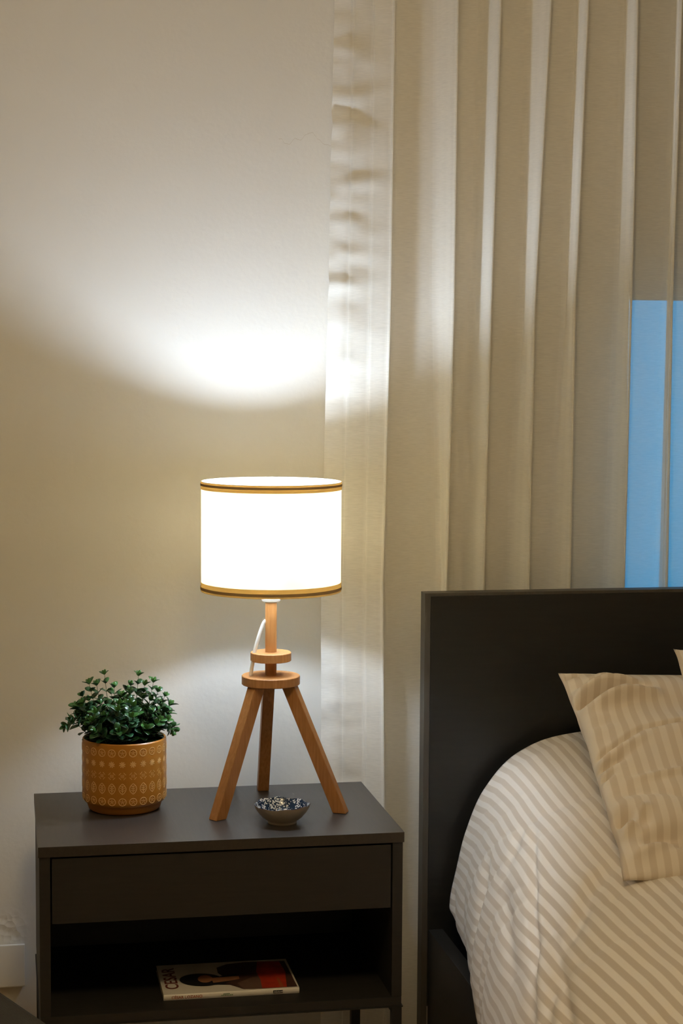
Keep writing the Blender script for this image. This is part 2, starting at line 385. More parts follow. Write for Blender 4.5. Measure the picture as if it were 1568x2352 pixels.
for k in range(9):
    crests.append(tuple(c+(100, 108, 92, 104, 99)[k % 5] for c in crests[-1]))
    bnd.append(tuple(c-(28, 22, 34)[k % 3] for c in crests[-1]))
def curtain_row(z):
    pts = [(lin(col_edge, z), .040), (lin(col_h1, z)-.001, .032), (lin(col_h1, z), .0295), (lin(col_h2, z)-.001, .019), (lin(col_h2, z), .0175)]
    for i, ck in enumerate(CK):
        x = lin(ck, z); pts += [(x-.006, .003), (x, 0.0)]
        if i < len(BK):
            xb = lin(BK[i], z); xn = lin(CK[i+1], z)
            q = D*(1+.10*math.sin(i*2.1)); 
            if i == 0: q = .052
            if i == 2: q *= .85
            if i >= 3: q *= .66
            pts += [(x+.004, q*.35), (x+.006, q*.8), (x+.012, q*.98), ((x+xb)/2+.004, q*1.04), (xb-.006, q*.97), (xb+.004, q*.80), (lerp(xb, xn, .5), q*.42)]
    return pts
col_edge, col_h1, col_h2 = col(edge, .04), col(h1, .031), col(h2, .018)
CK = [col(c, 0) for c in crests]; BK = [col(c, (.047, D*.9, D*.76)[i] if i < 3 else D*.6) for i, c in enumerate(bnd)]
def curtain():
    NZ = 330; verts = []; uvrow = None; rows = []
    for j in range(NZ+1):
        z = lerp(.012, ZC-.0225, j/NZ)
        ctrl = curtain_row(z); C = []
        for i in range(len(ctrl)-1):
            a, b_ = ctrl[i], ctrl[i+1]
            nsub = 6
            # monotone cubic-ish smoothing by catmull-rom on both coordinates
            p = ctrl[max(i-1, 0)]; d_ = ctrl[min(i+2, len(ctrl)-1)]
            for s in range(nsub if z is not None else 6):
                t = s/nsub
                xx = lerp(a[0], b_[0], t)
                m1 = (b_[1]-p[1])*.5; m2 = (d_[1]-a[1])*.5
                lo, hi = min(a[1], b_[1])-.001, max(a[1], b_[1])+.001
                yy = (2*t**3-3*t*t+1)*a[1]+(t**3-2*t*t+t)*m1+(-2*t**3+3*t*t)*b_[1]+(t**3-t*t)*m2
                C.append((xx, max(lo, min(hi, yy))))
        C.append(ctrl[-1]); rows.append((z, C))
    n = min(len(c) for _, c in rows)
    xh1 = 0
    for z, C in rows:
        xe, x1_, x2_, xc = lin(col_edge, z), lin(col_h1, z), lin(col_h2, z), lin(CK[0], z)
        for (x, d) in C[:n]:
            wv = 0
            if x <= xc+.001:                        # creased hem strip
                h = noise.noise(Vector((x*9, 3.1, z*26)))
                h2 = noise.noise(Vector((x*28+z*14, 7.7, z*46)))
                big = interp([(0, .7), (1.0, 1.0), (1.25, .5), (1.45, .7), (1.58, 2.0), (1.9, 2.4), (2.15, .6)], z)
                wfall = 1 if x < x1_ else lerp(1, .12, min(1, (x-x1_)/(xc-x1_)*1.1))
                h = (h-.1)*1.3; h = math.copysign(abs(h)**1.3, h)
                wv = (.0062*h + .0022*h2)*big*wfall
            else:
                wv = .0018*noise.noise(Vector((x*12, 1.0, z*3.0))) + .0007*noise.noise(Vector((x*20+z*8, 5.0, z*16)))
            verts.append((x, CY+d+wv, z))
    faces = []
    for j in range(len(rows)-1):
        for i in range(n-1):
            a = j*n+i; faces.append((a, a+1, a+n+1, a+n))
    o = mesh_obj('curtain', verts, faces, [M_CURT], None, True)
    return o
cu = curtain()
tag(cu, 'long cream linen curtain in deep folds behind lamp and headboard', 'curtain')
cu.location = (0, 0, 0)
# the ceiling track carries the curtain
trk = box('curtain_track', .45, 2.6, CY-.005, CY+.06, ZC-.022, ZC, M_WHITE, None, .002)
tag(trk, 'white curtain track fixed to the ceiling above the cream curtain', 'curtain track')

# ------------------------------------------------------------------ nightstand
NX, NY, NW, ND, TOP = .0538, 3.115, .6482, .400, .5639
ns = thing('nightstand', (NX, NY, 0), 'low black-brown nightstand with one drawer, open shelf and metal legs', 'nightstand')
th = .0185; bz = .2607
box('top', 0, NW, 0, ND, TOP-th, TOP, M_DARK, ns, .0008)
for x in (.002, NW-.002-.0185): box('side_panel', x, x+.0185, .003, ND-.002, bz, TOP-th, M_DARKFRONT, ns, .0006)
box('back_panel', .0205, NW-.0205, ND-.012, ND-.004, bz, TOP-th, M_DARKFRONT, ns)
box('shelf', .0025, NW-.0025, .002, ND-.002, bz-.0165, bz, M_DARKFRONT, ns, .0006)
dr = bpy.data.objects.new('drawer', None); COL.objects.link(dr); dr.parent = ns
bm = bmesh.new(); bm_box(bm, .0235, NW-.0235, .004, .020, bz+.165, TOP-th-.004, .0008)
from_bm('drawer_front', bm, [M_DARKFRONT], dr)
bm = bmesh.new()
for a in ((.026, .038, .02, ND-.02), (NW-.038, NW-.026, .02, ND-.02), (.038, NW-.038, ND-.032, ND-.02)): bm_box(bm, a[0], a[1], a[2], a[3], bz+.172, TOP-th-.012)
bm_box(bm, .026, NW-.026, .02, ND-.02, bz+.166, bz+.172)
from_bm('drawer_box', bm, [M_DARKFRONT], dr)
bm = bmesh.new()
lz = bz-.0165
for a in ((0, NW, 0, .018), (0, NW, ND-.018, ND), (0, .018, .018, ND-.018), (NW-.018, NW, .018, ND-.018)): bm_box(bm, a[0], a[1], a[2], a[3], lz-.002, lz+.0005)
from_bm('base_frame', bm, [M_METAL], ns)
for x, y in ((.002, 0), (NW-.020, 0), (.002, ND-.018), (NW-.020, ND-.018)):
    bm = bmesh.new(); bm_box(bm, x, x+.018, y, y+.018, 0, lz-.002, .001)
    s = 1 if x < .1 else -1; xa = x+.018 if s > 0 else x
    v = [bm.verts.new((xa, y+yy, lz-.002)) for yy in (.002, .016)]+[bm.verts.new((xa+s*.007, y+yy, lz-.002)) for yy in (.002, .016)]+[bm.verts.new((xa, y+yy, lz-.012)) for yy in (.002, .016)]
    for q in ((0, 2, 4), (1, 5, 3), (0, 1, 3, 2), (2, 3, 5, 4), (0, 4, 5, 1)): bm.faces.new([v[i] for i in q])
    from_bm('leg', bm, [M_METAL], ns)

# ------------------------------------------------------------------ book on the shelf
BX0, BX1, BY0, BY1, BT = .2745, .5205, 3.166, 3.328, .0105
bk = thing('book', (BX0, BY0, bz+.0003), 'white paperback with a figure in red on its cover, lying on the nightstand shelf', 'book')
BL, BD = BX1-BX0, BY1-BY0
bm = bmesh.new()
bm_box(bm, 0, BL, 0, BD, 0, .0006); 
prof = [(0, .0003), (-.0012, .002), (-.0014, .0052), (-.001, .0085), (.0006, .0102), (.004, BT), (.08, BT+.0004), (BD-.02, BT), (BD, BT-.0004)]
nv = [[bm.verts.new((x, y, z)) for y, z in prof] for x in (0, BL)]
for i in range(len(prof)-1): bm.faces.new((nv[0][i], nv[1][i], nv[1][i+1], nv[0][i+1]))
prof2 = [(y+(.0006 if i < 5 else 0), z-(.0005 if i >= 4 else 0)) for i, (y, z) in enumerate(prof)]
nw = [[bm.verts.new((x, y, z)) for y, z in prof2] for x in (0, BL)]
for i in range(len(prof)-1): bm.faces.new((nw[0][i], nw[0][i+1], nw[1][i+1], nw[1][i]))
from_bm('cover', bm, [M_PAPER], bk, True, 40)
box('pages', .001, BL-.001, .0008, BD-.001, .0007, BT-.001, M_PAGES, bk)
def text_mesh(name, body, size, mat, parent, mw, ext=.0001):
    cu_ = bpy.data.curves.new(name, 'FONT'); cu_.body = body; cu_.size = size; cu_.extrude = ext; cu_.align_x = 'LEFT'; cu_.offset = size*.012
    tmp = bpy.data.objects.new(name+'_tmp', cu_); COL.objects.link(tmp)
    dg = bpy.context.evaluated_depsgraph_get(); me = bpy.data.meshes.new_from_object(tmp.evaluated_get(dg))
    bpy.data.objects.remove(tmp); bpy.data.curves.remove(cu_)
    me.transform(mw); me.materials.clear()
    return link(name, me, parent, [mat])
M_RED = simple('brick_red_ink', (.20, .045, .03), .4, .4, var=.05)
M_ORANGE = simple('orange_red_ink', (.42, .10, .03), .4, .4, var=.05)
M_BLACKINK = simple('black_ink', (.02, .018, .018), .4, .4, var=.1)
M_GREENINK = simple('green_ink', (.06, .18, .05), .4, .4, var=.1)
M_HAIR = simple('dark_print', (.022, .020, .022), .35, .5, var=.3, vscale=60)
M_SKIN = simple('skin_print', (.42, .19, .09), .35, .5, var=.25, vscale=90)
M_COAT = simple('brown_print', (.085, .042, .03), .35, .5, var=.45, vscale=45)
M_SCARLET = simple('scarlet_print', (.50, .045, .018), .35, .5, var=.6, vscale=40)
M_TAUPE = simple('taupe_print', (.17, .10, .07), .35, .5, var=.3, vscale=60)
def on_cover(px, py, lift):
    p = at(px, py, Z=bz+BT+.0007); return (p.x-BX0, min(BD-.001, max(.004, p.y-BY0)), BT+.0005+lift)
def blob(poly, lift): return [on_cover(x, y, lift) for x, y in poly]
def ell(cx, cy, rx, ry, n=28, rot=0):
    return [(cx+rx*math.cos(a)*math.cos(rot)-ry*math.sin(a)*math.sin(rot), cy+rx*math.cos(a)*math.sin(rot)+ry*math.sin(a)*math.cos(rot)) for a in [2*math.pi*k/n for k in range(n)]]
shapes = [  # printed cover picture: polygons in photo coordinates laid on the cover plane
    ([(497, 2223), (520, 2215), (560, 2210), (652, 2207), (662, 2225), (672, 2245), (684, 2268), (600, 2276), (560, 2272), (528, 2262), (505, 2262), (515, 2245), (500, 2235)], M_COAT, .0001),
    ([(545, 2258), (575, 2246), (600, 2240), (606, 2275), (582, 2276), (560, 2272)], M_TAUPE, .0002),
    ([(590, 2209), (640, 2208), (655, 2232), (660, 2270), (604, 2275), (598, 2250), (588, 2232)], M_SCARLET, .00025),
    ([(634, 2246), (640, 2246), (654, 2270), (645, 2271)], M_ORANGE, .0003),
    ([(655, 2238), (668, 2236), (680, 2262), (672, 2271), (660, 2270)], M_COAT, .0003),
    (ell(462, 2251, 50, 14.5), M_HAIR, .0003),
    ([(486, 2262), (500, 2244), (520, 2240), (540, 2238), (552, 2243), (530, 2252), (514, 2262)], M_HAIR, .00028),
    ([(484, 2247), (520, 2244), (548, 2242), (550, 2249), (520, 2254), (490, 2258)], M_SKIN, .00033),
    (ell(471, 2249, 17, 8.5), M_SKIN, .0004),
]
bm = bmesh.new(); mats = []
for poly, mt, lift in shapes:
    if mt not in mats: mats.append(mt)
    f = bm.faces.new([bm.verts.new(p) for p in blob(poly, lift)]); f.material_index = mats.index(mt)
for f in bm.faces:
    if f.normal.z < 0: f.normal_flip()
me = bpy.data.meshes.new('cover_picture'); bm.to_mesh(me); bm.free()
link('cover_picture', me, bk, mats)
p0 = on_cover(411, 2271, 0); 
rot = Matrix.Rotation(math.pi/2, 4, 'Z')
t = text_mesh('cover_title', 'CESAR', .0335, M_RED, bk, Matrix.Translation((p0[0], .026, BT+.0007)) @ rot @ Matrix.Diagonal((1.15, 1, 1, 1)))
fr = Matrix.Rotation(math.pi/2, 4, 'X')
text_mesh('spine_title', 'C\u00c9SAR LOZANO', .0068, M_ORANGE, bk, Matrix.Translation((.014, -.0017, .0030)) @ fr @ Matrix.Diagonal((1.1, 1, 1, 1)))
bm = bmesh.new()
bm_box(bm, .198, .2155, -.0021, -.0012, .0030, .0080)
from_bm('publisher_box', bm, [M_BLACKINK], bk)
text_mesh('publisher_name', 'AGUILAR', .0040, M_PAPER, bk, Matrix.Translation((.1992, -.0023, .0041)) @ fr)
bm = bmesh.new()
for k in range(7): bm_box(bm, .104+k*.0031, .1062+k*.0031, -.0017, -.0010, .0036, .0052)
for k in range(4): bm_box(bm, .1075+k*.003, .1099+k*.003, -.0017, -.0010, .0062, .0074)
from_bm('spine_mark', bm, [M_GREENINK], bk)

# ------------------------------------------------------------------ table lamp
LX, LY = .4914, 3.335
lamp = thing('table_lamp', (LX, LY, TOP), 'lit tripod table lamp with white drum shade on the nightstand', 'lamp')
def leg_mesh(ang, foot_r):
    dv = Vector((math.cos(ang), math.sin(ang), 0)); tv = Vector((-math.sin(ang), math.cos(ang), 0))
    topz, w_, d_ = .236, .0108, .0128
    bm = bmesh.new(); ring = []
    for r_, z_ in ((foot_r, 0.0004), (.036, topz)):
        ring.append([bm.verts.new(dv*(r_+sr*d_)+tv*(st*w_)+Vector((0, 0, z_))) for sr, st in ((-1, -1), (1, -1), (1, 1), (-1, 1))])
    for k in range(4): bm.faces.new((ring[0][k], ring[0][(k+1) % 4], ring[1][(k+1) % 4], ring[1][k]))
    bm.faces.new(ring[0][::-1]); bm.faces.new(ring[1])
    es = [e for e in bm.edges]
    bmesh.ops.bevel(bm, geom=es, offset=.0008, segments=2, affect='EDGES')
    return bm
for a, fr_ in ((214.9, .133), (-26, .138), (87.7, .142)): from_bm('leg', leg_mesh(math.radians(a), fr_), [M_WOOD], lamp)
def disc(name, r, z0, z1, mat, parent, b_=.0012):
    return lathe(name, [(0, z0), (r-b_, z0), (r, z0+b_), (r, z1-b_), (r-b_, z1), (0, z1)], [mat], parent, 96)
d2t = .8165-TOP; d1t = .8605-TOP
disc('lower_disc', .0548, d2t-.0172, d2t, M_WOOD, lamp)
disc('upper_disc', .0383, d1t-.0168, d1t, M_WOOD, lamp)
POSTTOP = .9545-TOP
lathe('post', [(0, d2t-.001), (.0108, d2t-.001), (.0108, POSTTOP), (0, POSTTOP)], [M_WOOD], lamp, 48)
lathe('collar', [(0, POSTTOP-.0002), (.012, POSTTOP-.0002), (.0165, POSTTOP+.002), (.0185, POSTTOP+.0065), (.017, POSTTOP+.0072), (.012, POSTTOP+.0075), (.012, POSTTOP+.045), (.0165, POSTTOP+.050), (.0165, POSTTOP+.078), (0, POSTTOP+.078)], [M_WHITE], lamp, 48)
R = .1305; s0 = .977-TOP; s1 = 1.1815-TOP
sh = lathe('lamp_shade', [(R, s0), (R, s1), (R-.0012, s1), (R-.0012, s0)], [M_SHADE], lamp, 160, closed=True)
def band(name, z0, z1, rr, mat, par):
    return lathe(name, [(rr, z0), (rr, z1), (rr-.0006, z1), (rr-.0006, z0)], [mat], par, 160, closed=True)
for z0, z1, c0, c1 in ((s1-.0145, s1+.0003, s1-.008, s1-.0035), (s0-.0003, s0+.0165, s0+.003, s0+.0085)):
    tb = band('shade_trim', z0, z1, R+.0008, M_TRIM, sh)
    band('trim_ridge', c0, c1, R+.0016, M_TRIM2, sh)
# spider: ring round the socket and three arms to the lower wire
bm = bmesh.new(); zr = POSTTOP+.051
for k in range(3):
    a = math.radians(40+120*k); tube('', smoothpath([(.017*math.cos(a), .017*math.sin(a), zr), (.07*math.cos(a), .07*math.sin(a), zr+.002), ((R-.002)*math.cos(a), (R-.002)*math.sin(a), s1-.012)], 6), .0011, None, bm=bm, seg=8)
tube('', [((R-.002)*math.cos(2*math.pi*k/72), (R-.002)*math.sin(2*math.pi*k/72), s1-.012) for k in range(73)], .0010, None, bm=bm, seg=6)
from_bm('shade_carrier', bm, [M_WHITE], lamp, True, 60)
BZ = 1.077-TOP
lathe('bulb_housing', [(0, BZ-.032), (.0125, BZ-.032), (.015, BZ-.024), (.0225, BZ-.0150), (.0229, BZ-.0142), (0, BZ-.0142)], [M_WHITE], lamp, 32)
lathe('bulb', [(0, BZ-.0140), (.0229, BZ-.0140), (.0258, BZ-.0075), (.027, BZ+.002), (.0245, BZ+.014), (.016, BZ+.0235), (0, BZ+.028)], [M_BULB], lamp, 24)
lathe('bulb_base', [(0, BZ-.055), (.0125, BZ-.055), (.0125, BZ-.030), (.0105, BZ-.0285), (0, BZ-.0285)], [simple('bulb_cap_metal', (.6, .6, .58), .3, .5, metallic=1, var=.05)], lamp, 24)
def lp(px, py, dy=0.0): 
    p = at(px, py, Y=LY+dy); return (p.x-LX, p.y-LY, p.z-TOP)
pts = [(-.004, .004, lp(612, 1424)[2]), lp(606, 1430, -.001), lp(596, 1456, -.004), lp(588, 1482, -.006), lp(584, 1500, -.006), lp(581, 1518, -.006), lp(578, 1535, -.004), lp(576, 1552, 0)]
pts += [lp(574, 1570, .004), lp(568, 1610, .02), lp(556, 1680, .06), lp(545, 1740, .11), lp(541, 1780, .145)]
ex = lp(538, 1806, .165)[0]
pts += [(ex, .165, .0050), (ex-.001, .186, .0040), (ex-.002, .192, -.02), (ex-.004, .193, -.25)]
tube('cord', smoothpath(pts, 8), .0036, M_WHITE, lamp, 10)

# ------------------------------------------------------------------ potted plant
pot_c = at(286, 1870, Y=3.375); PX, PY = pot_c.x, 3.375
pt = thing('potted_plant', (PX, PY, TOP), 'leafy green plant in a mustard patterned ceramic pot on the nightstand', 'plant')
PR = .0785; PH = .1365
prof = [(0, .001), (.060, 0), (.0640, .001), (.0672, .004), (.0705, .0150), (.0712, .0165), (.0745, .0175), (.0778, .022), (PR, .028), (PR+.0002, .075), (PR, PH-.006), (PR-.0004, PH-.002), (PR-.0022, PH), (PR-.0045, PH-.001), (PR-.0055, PH-.006), (PR-.006, .03), (0, .03)]
pot = lathe('pot', prof, [M_POT, M_POTFOOT], pt, 128, mi=[1, 1, 1, 1, 1]+[0]*12)
# relief motifs: thin raised lines that follow the wall of the pot
def ribbon(bm, pts, wdt=.00075, closed=False):
    """pts: (s, z) in metres on the unrolled pot"""
    n = len(pts); vs = []
    for i, (s_, z_) in enumerate(pts):
        if closed: a, b_ = pts[(i-1) % n], pts[(i+1) % n]
        else: a, b_ = pts[max(i-1, 0)], pts[min(i+1, n-1)]
        tx, tz = b_[0]-a[0], b_[1]-a[1]; l = math.hypot(tx, tz) or 1; nx, nz = -tz/l, tx/l
        row = []
        for k, e in ((-1, .0001), (0, .0006), (1, .0001)):
            ss = s_+nx*wdt*k; zz = z_+nz*wdt*k; an = ss/PR; rr = PR+e
            row.append(bm.verts.new((rr*math.cos(an), rr*math.sin(an), zz)))
        vs.append(row)
    for i in range(n if closed else n-1):
        j = (i+1) % n
        for k in (0, 1): bm.faces.new((vs[i][k], vs[j][k], vs[j][k+1], vs[i][k+1]))
bm = bmesh.new(); NM = 25; circ = 2*math.pi*PR
def circle_pts(s_, z_, r_, n=16, ph=0): return [(s_+r_*math.cos(2*math.pi*k/n+ph), z_+r_*math.sin(2*math.pi*k/n+ph)) for k in range(n)]
for k in range(NM):
    s_ = circ*(k+.3)/NM
    for z_ in (PH-.0165, PH-.1075):
        ribbon(bm, circle_pts(s_, z_, .0068), .00075, True)
        ribbon(bm, circle_pts(s_, z_, .0012, 8), .0004, True)
        for q in range(5):
            a = 2*math.pi*q/5+.3; ribbon(bm, [(s_+.0020*math.cos(a), z_+.0020*math.sin(a)), (s_+.0046*math.cos(a), z_+.0046*math.sin(a))], .0006)
    z_ = PH-.0375     # eight-pointed star, solid
    for q in range(4):
        a = math.pi*q/4+.2; ribbon(bm, [(s_-.0058*math.cos(a), z_-.0058*math.sin(a)), (s_, z_), (s_+.0058*math.cos(a), z_+.0058*math.sin(a))], .0011)
    z_ = PH-.0590     # broken diamond with a fork
    for q in range(4):
        a = math.pi/4+math.pi/2*q; ca, sa = math.cos(a), math.sin(a)
        ribbon(bm, [(s_+.0052*ca*1.2-sa*.0030, z_+.0052*sa*1.2+ca*.0030), (s_+.0052*ca*1.2+sa*.0030, z_+.0052*sa*1.2-ca*.0030)], .0006)
    for dx in (-.0025, 0, .0025): ribbon(bm, [(s_+dx, z_-.003), (s_+dx, z_+.003)], .0006)
    z_ = PH-.0830     # leaf
    H_ = .0100
    for sg in (-1, 1): ribbon(bm, [(s_+sg*.0066*math.sin(math.pi*t/8)**.8, z_-H_+2*H_*t/8) for t in range(9)], .0007)
    ribbon(bm, [(s_, z_-H_*.8), (s_, z_+H_*.7)], .0006)
    for q in (-.35, .05, .45):
        for sg in (-1, 1): ribbon(bm, [(s_, z_+q*H_-.001), (s_+sg*.0042, z_+q*H_+.0018)], .0006)
from_bm('relief_pattern', bm, [M_POTLINE], pot, True)
lathe('soil', [(0, PH-.012), (.03, PH-.010), (.06, PH-.013), (PR-.0058, PH-.016)], [M_SOIL], pt, 48)
# foliage
lv, lf, lc = [], [], []
def add_leaf(base, dirv, nrm, ln, wd, colr):
    dirv = dirv.normalized(); side = dirv.cross(nrm).normalized(); nrm = side.cross(dirv).normalized()
    i0 = len(lv); prof_ = [(0, .04), (.15, .62), (.35, .96), (.55, 1.0), (.75, .86), (.92, .52), (1.0, .03)]
    for t_, w_ in prof_:
        c = base+dirv*(ln*t_)+nrm*(-.16*ln*t_*t_)
        for s_ in (-1, 0, 1):
            lv.append(c+side*(s_*wd*.5*w_)+nrm*(abs(s_)*wd*.14*w_)); lc.append(colr)
    for k in range(len(prof_)-1):
        for s_ in (0, 1):
            a = i0+k*3+s_; lf.append((a, a+1, a+4, a+3))
sb = bmesh.new(); rnd = random.Random(11)
def stem(path_ctrl, nleaf, l0=.021):
    path = smoothpath(path_ctrl, 8); tube('', path, .0008, None, bm=sb, seg=5, rend=.0004)
    tot = len(path)-1; ph = rnd.uniform(0, 6.28)
    for k in range(nleaf):
        t_ = .22+.78*k/(nleaf-1); idx = min(tot, int(t_*tot)); p = path[idx]
        tg = (path[min(idx+1, tot)]-path[max(idx-1, 0)]).normalized()
        o1 = tg.orthogonal().normalized(); o2 = tg.cross(o1)
        a = ph+k*1.57
        size = l0*(1.10-.38*t_)*rnd.uniform(.85, 1.15)
        for sgn in (0, math.pi):
            out = o1*math.cos(a+sgn)+o2*math.sin(a+sgn)
            up_ = .35+.65*t_+rnd.uniform(-.15, .2)
            dv = (out+tg*up_).normalized()
            g_ = rnd.random()
            young = max(0, t_-.6)*1.6*rnd.random()
            base_c = (.012+.05*young+.016*g_*g_, .050+.14*young+.06*g_*g_, .022+.006*young+.02*g_*g_)
            add_leaf(p+dv*.001, dv, (tg-dv*tg.dot(dv)+Vector((rnd.uniform(-.2, .2), rnd.uniform(-.2, .2), .1))), size, size*rnd.uniform(.66, .82), base_c)
    add_leaf(path[-1], tg+Vector((.2, 0, .1)), Vector((0, -.6, .5)), l0*.6, l0*.32, (.05, .16, .03))
    add_leaf(path[-1], tg+Vector((-.3, .1, 0)), Vector((0, -.6, .5)), l0*.55, l0*.3, (.04, .14, .03))
# spikes whose tips the photo shows, then a dense filling
tips = [(240, 1550), (262, 1580), (205, 1572), (190, 1600), (222, 1575), (318, 1553), (300, 1575), (332, 1575), (352, 1568), (378, 1600), (362, 1590), (385, 1640), (394, 1680), (150, 1668), (165, 1650), (182, 1630), (282, 1600), (345, 1610), (205, 1610), (400, 1672)]
for i, (tx, ty) in enumerate(tips):
    y_ = rnd.uniform(-.045, .03)
    tp_ = at(tx, ty, Y=PY+y_); tp_ = Vector((tp_.x-PX, y_, tp_.z-TOP))
    bx = max(-.05, min(.05, tp_.x*.45)); b0 = Vector((bx, y_*.6, PH-.014))
    outw = abs(tp_.x) > .085 and tp_.z < PH+.05
    mid = b0.lerp(tp_, .5)+Vector((0, 0, .022 if outw else .008))+Vector((tp_.x*.08, 0, 0))
    stem([b0, mid, tp_], 6 if not outw else 7, .0205 if i % 3 else .018)
for i in range(74):
    a = rnd.uniform(0, 6.283); rr = math.sqrt(rnd.random())*.066
    b0 = Vector((rr*.75*math.cos(a), rr*.75*math.sin(a), PH-.014))
    hgt = rnd.uniform(.030, .088)*(1-.25*(rr/.066)**2)
    tp_ = Vector((rr*1.25*math.cos(a)+rnd.uniform(-.008, .008), rr*1.25*math.sin(a)+rnd.uniform(-.01, .01), PH-.006+hgt))
    stem([b0, b0.lerp(tp_, .5)+Vector((0, 0, .006)), tp_], 5, .0225)
me = bpy.data.meshes.new('foliage'); me.from_pydata([tuple(v) for v in lv], [], lf); me.update()
ca = me.color_attributes.new('leaf_tone', 'FLOAT_COLOR', 'POINT')
for i, c in enumerate(lc): ca.data[i].color = (*c, 1)
fo = link('foliage', me, pt, [M_LEAF], True)
so = fo.modifiers.new('t', 'SOLIDIFY'); so.thickness = .0003
from_bm('stems', sb, [M_STEM], pt, True)

# ------------------------------------------------------------------ small bowl
BWX, BWY = at(648, 1870, Y=3.219).x, 3.219
bw = thing('bowl', (BWX, BWY, TOP), 'small wavy-rimmed bowl with navy and white blossom glaze before the lamp', 'bowl')
def bowl_ring(r_, z_, wav):
    out = []
    for k in range(96):
        a = 2*math.pi*k/96
        f = math.cos(8*a+.5); rr = r_*(1+wav*.020*f); zz = z_+wav*.0009*math.cos(8*a+.5)+wav*.0012*math.cos(2*a+2)
        out.append((rr*math.cos(a), rr*math.sin(a), zz))
    return out
outer = [(.0235, 0, 0), (.0262, 0, 0), (.0268, .0012, 0), (.0255, .0038, 0), (.0300, .0065, .05), (.0375, .0125, .15), (.0440, .0200, .4), (.0485, .0275, .8), (.0508, .0338, 1)]
inner = [(.0500, .0345, 1), (.0490, .0338, 1), (.0465, .0275, .8), (.0415, .0195, .4), (.0330, .0110, .15), (.0200, .0070, 0), (.006, .0062, 0)]
bm = bmesh.new(); rings = [[bm.verts.new(v) for v in bowl_ring(*p)] for p in outer+inner]
for i in range(len(rings)-1):
    for k in range(96):
        f = bm.faces.new((rings[i][k], rings[i][(k+1) % 96], rings[i+1][(k+1) % 96], rings[i+1][k]))
        f.material_index = 0 if i < len(outer)-1 else (1 if i >= len(outer) else 2)
f = bm.faces.new(rings[0][::-1]); f = bm.faces.new(rings[-1]); f.material_index = 1
from_bm('bowl_body', bm, [M_BOWLOUT, M_BOWLIN, M_BOWLRIM], bw, True, 60)

# ------------------------------------------------------------------ bed
HBX, HBY, HBZ = .8251, 3.495, .945
bed = thing('bed', (HBX, HBY, 0), 'black-brown bed frame with tall flat headboard beside the nightstand', 'bed')
hb = bpy.data.objects.new('headboard', None); COL.objects.link(hb); hb.parent = bed
BW_ = 1.66
box('headboard_panel', .0118, BW_-.0118, -.001, .030, .10, HBZ-.0062, M_BED, hb, .0006)
M_EDGE = wood_material('bed_edge_veneer', (.060, .052, .042), (.075, .066, .052), .5, (30, 30, 3))
bm = bmesh.new(); bm_box(bm, 0, .0118, 0.0, .036, 0, HBZ, .0008); bm_box(bm, BW_-.0118, BW_, 0.0, .036, 0, HBZ, .0008); bm_box(bm, .0118, BW_-.0118, .0, .036, HBZ-.0062, HBZ, .0006)
from_bm('headboard_edge', bm, [M_EDGE], hb)
rz = at(984, 2135, Y=HBY-.001).z
for x in (.0135, BW_-.0135-.030): box('side_rail', x, x+.030, -1.98, -.001, .06, rz, M_BED, bed, .0015)
for x in (.05, BW_-.11): box('leg', x, x+.06, -1.96, -1.90, 0, .06, M_BED, bed, .002)
box('footboard', .0135, BW_-.0135, -2.01, -1.98, .04, rz+.01, M_BED, bed, .0015)
box('slat_base', .046, BW_-.046, -1.975, -.03, .16, .19, M_BED, bed)
mt = box('mattress', .945, HBX+BW_-.07, 1.53, HBY-.02, .1905, .40, M_MATT, None, .03)
tag(mt, 'white mattress in the black-brown bed frame beneath the striped duvet', 'mattress')

# duvet ------------------------------------------------------------
DK = [   # Y, profile (X, Z) from the hem up the side and over the top
 (3.45, [(.930, .300), (.878, .305), (.872, .335), (.884, .395), (.903, .472), (.940, .556), (1.010, .628), (1.130, .664), (1.40, .672), (2.30, .66)]),
 (3.38, [(.915, .290), (.870, .298), (.866, .330), (.876, .392), (.896, .468), (.934, .552), (1.004, .626), (1.125, .664), (1.40, .668), (2.30, .66)]),
 (3.20, [(.880, .268), (.848, .280), (.845, .322), (.855, .384), (.876, .452), (.915, .528), (.990, .596), (1.115, .632), (1.40, .640), (2.30, .63)]),
 (3.00, [(.820, .225), (.806, .262), (.806, .320), (.822, .384), (.850, .446), (.895, .508), (.975, .566), (1.105, .598), (1.40, .606), (2.30, .60)]),
 (2.80, [(.775, .150), (.768, .230), (.774, .306), (.796, .374), (.832, .434), (.884, .490), (.965, .542), (1.095, .570), (1.40, .576), (2.30, .57)]),
 (2.50, [(.745, .110), (.742, .215), (.752, .300), (.780, .366), (.820, .422), (.875, .472), (.955, .518), (1.085, .542), (1.40, .546), (2.30, .54)]),
 (2.10, [(.735, .100), (.735, .210), (.748, .294), (.776, .358), (.818, .412), (.872, .460), (.955, .504), (1.085, .524), (1.40, .528), (2.30, .52)]),
 (1.50, [(.735, .100), (.735, .210), (.748, .292), (.776, .354), (.818, .404), (.872, .450), (.955, .490), (1.085, .504), (1.40, .508), (2.30, .50)]),
]
DENTS = []
for (x0_, y0_, x1_, y1_, dp, wd) in ((1303, 2022, 1345, 1980, -.012, .016), (1345, 1980, 1400, 1958, -.009, .018), (1310, 2000, 1352, 1955, .006, .02), (1425, 2240, 1530, 2182, -.007, .012), (1440, 2215, 1540, 2160, .005, .014), (1270, 2045, 1262, 2120, -.006, .008), (1250, 2200, 1300, 2260, -.006, .012), (1480, 2352, 1568, 2290, -.006, .014)):
    p_, q_ = at(x0_, y0_, Z=.585), at(x1_, y1_, Z=.585); DENTS.append((p_.x, p_.y, q_.x, q_.y, dp, wd))
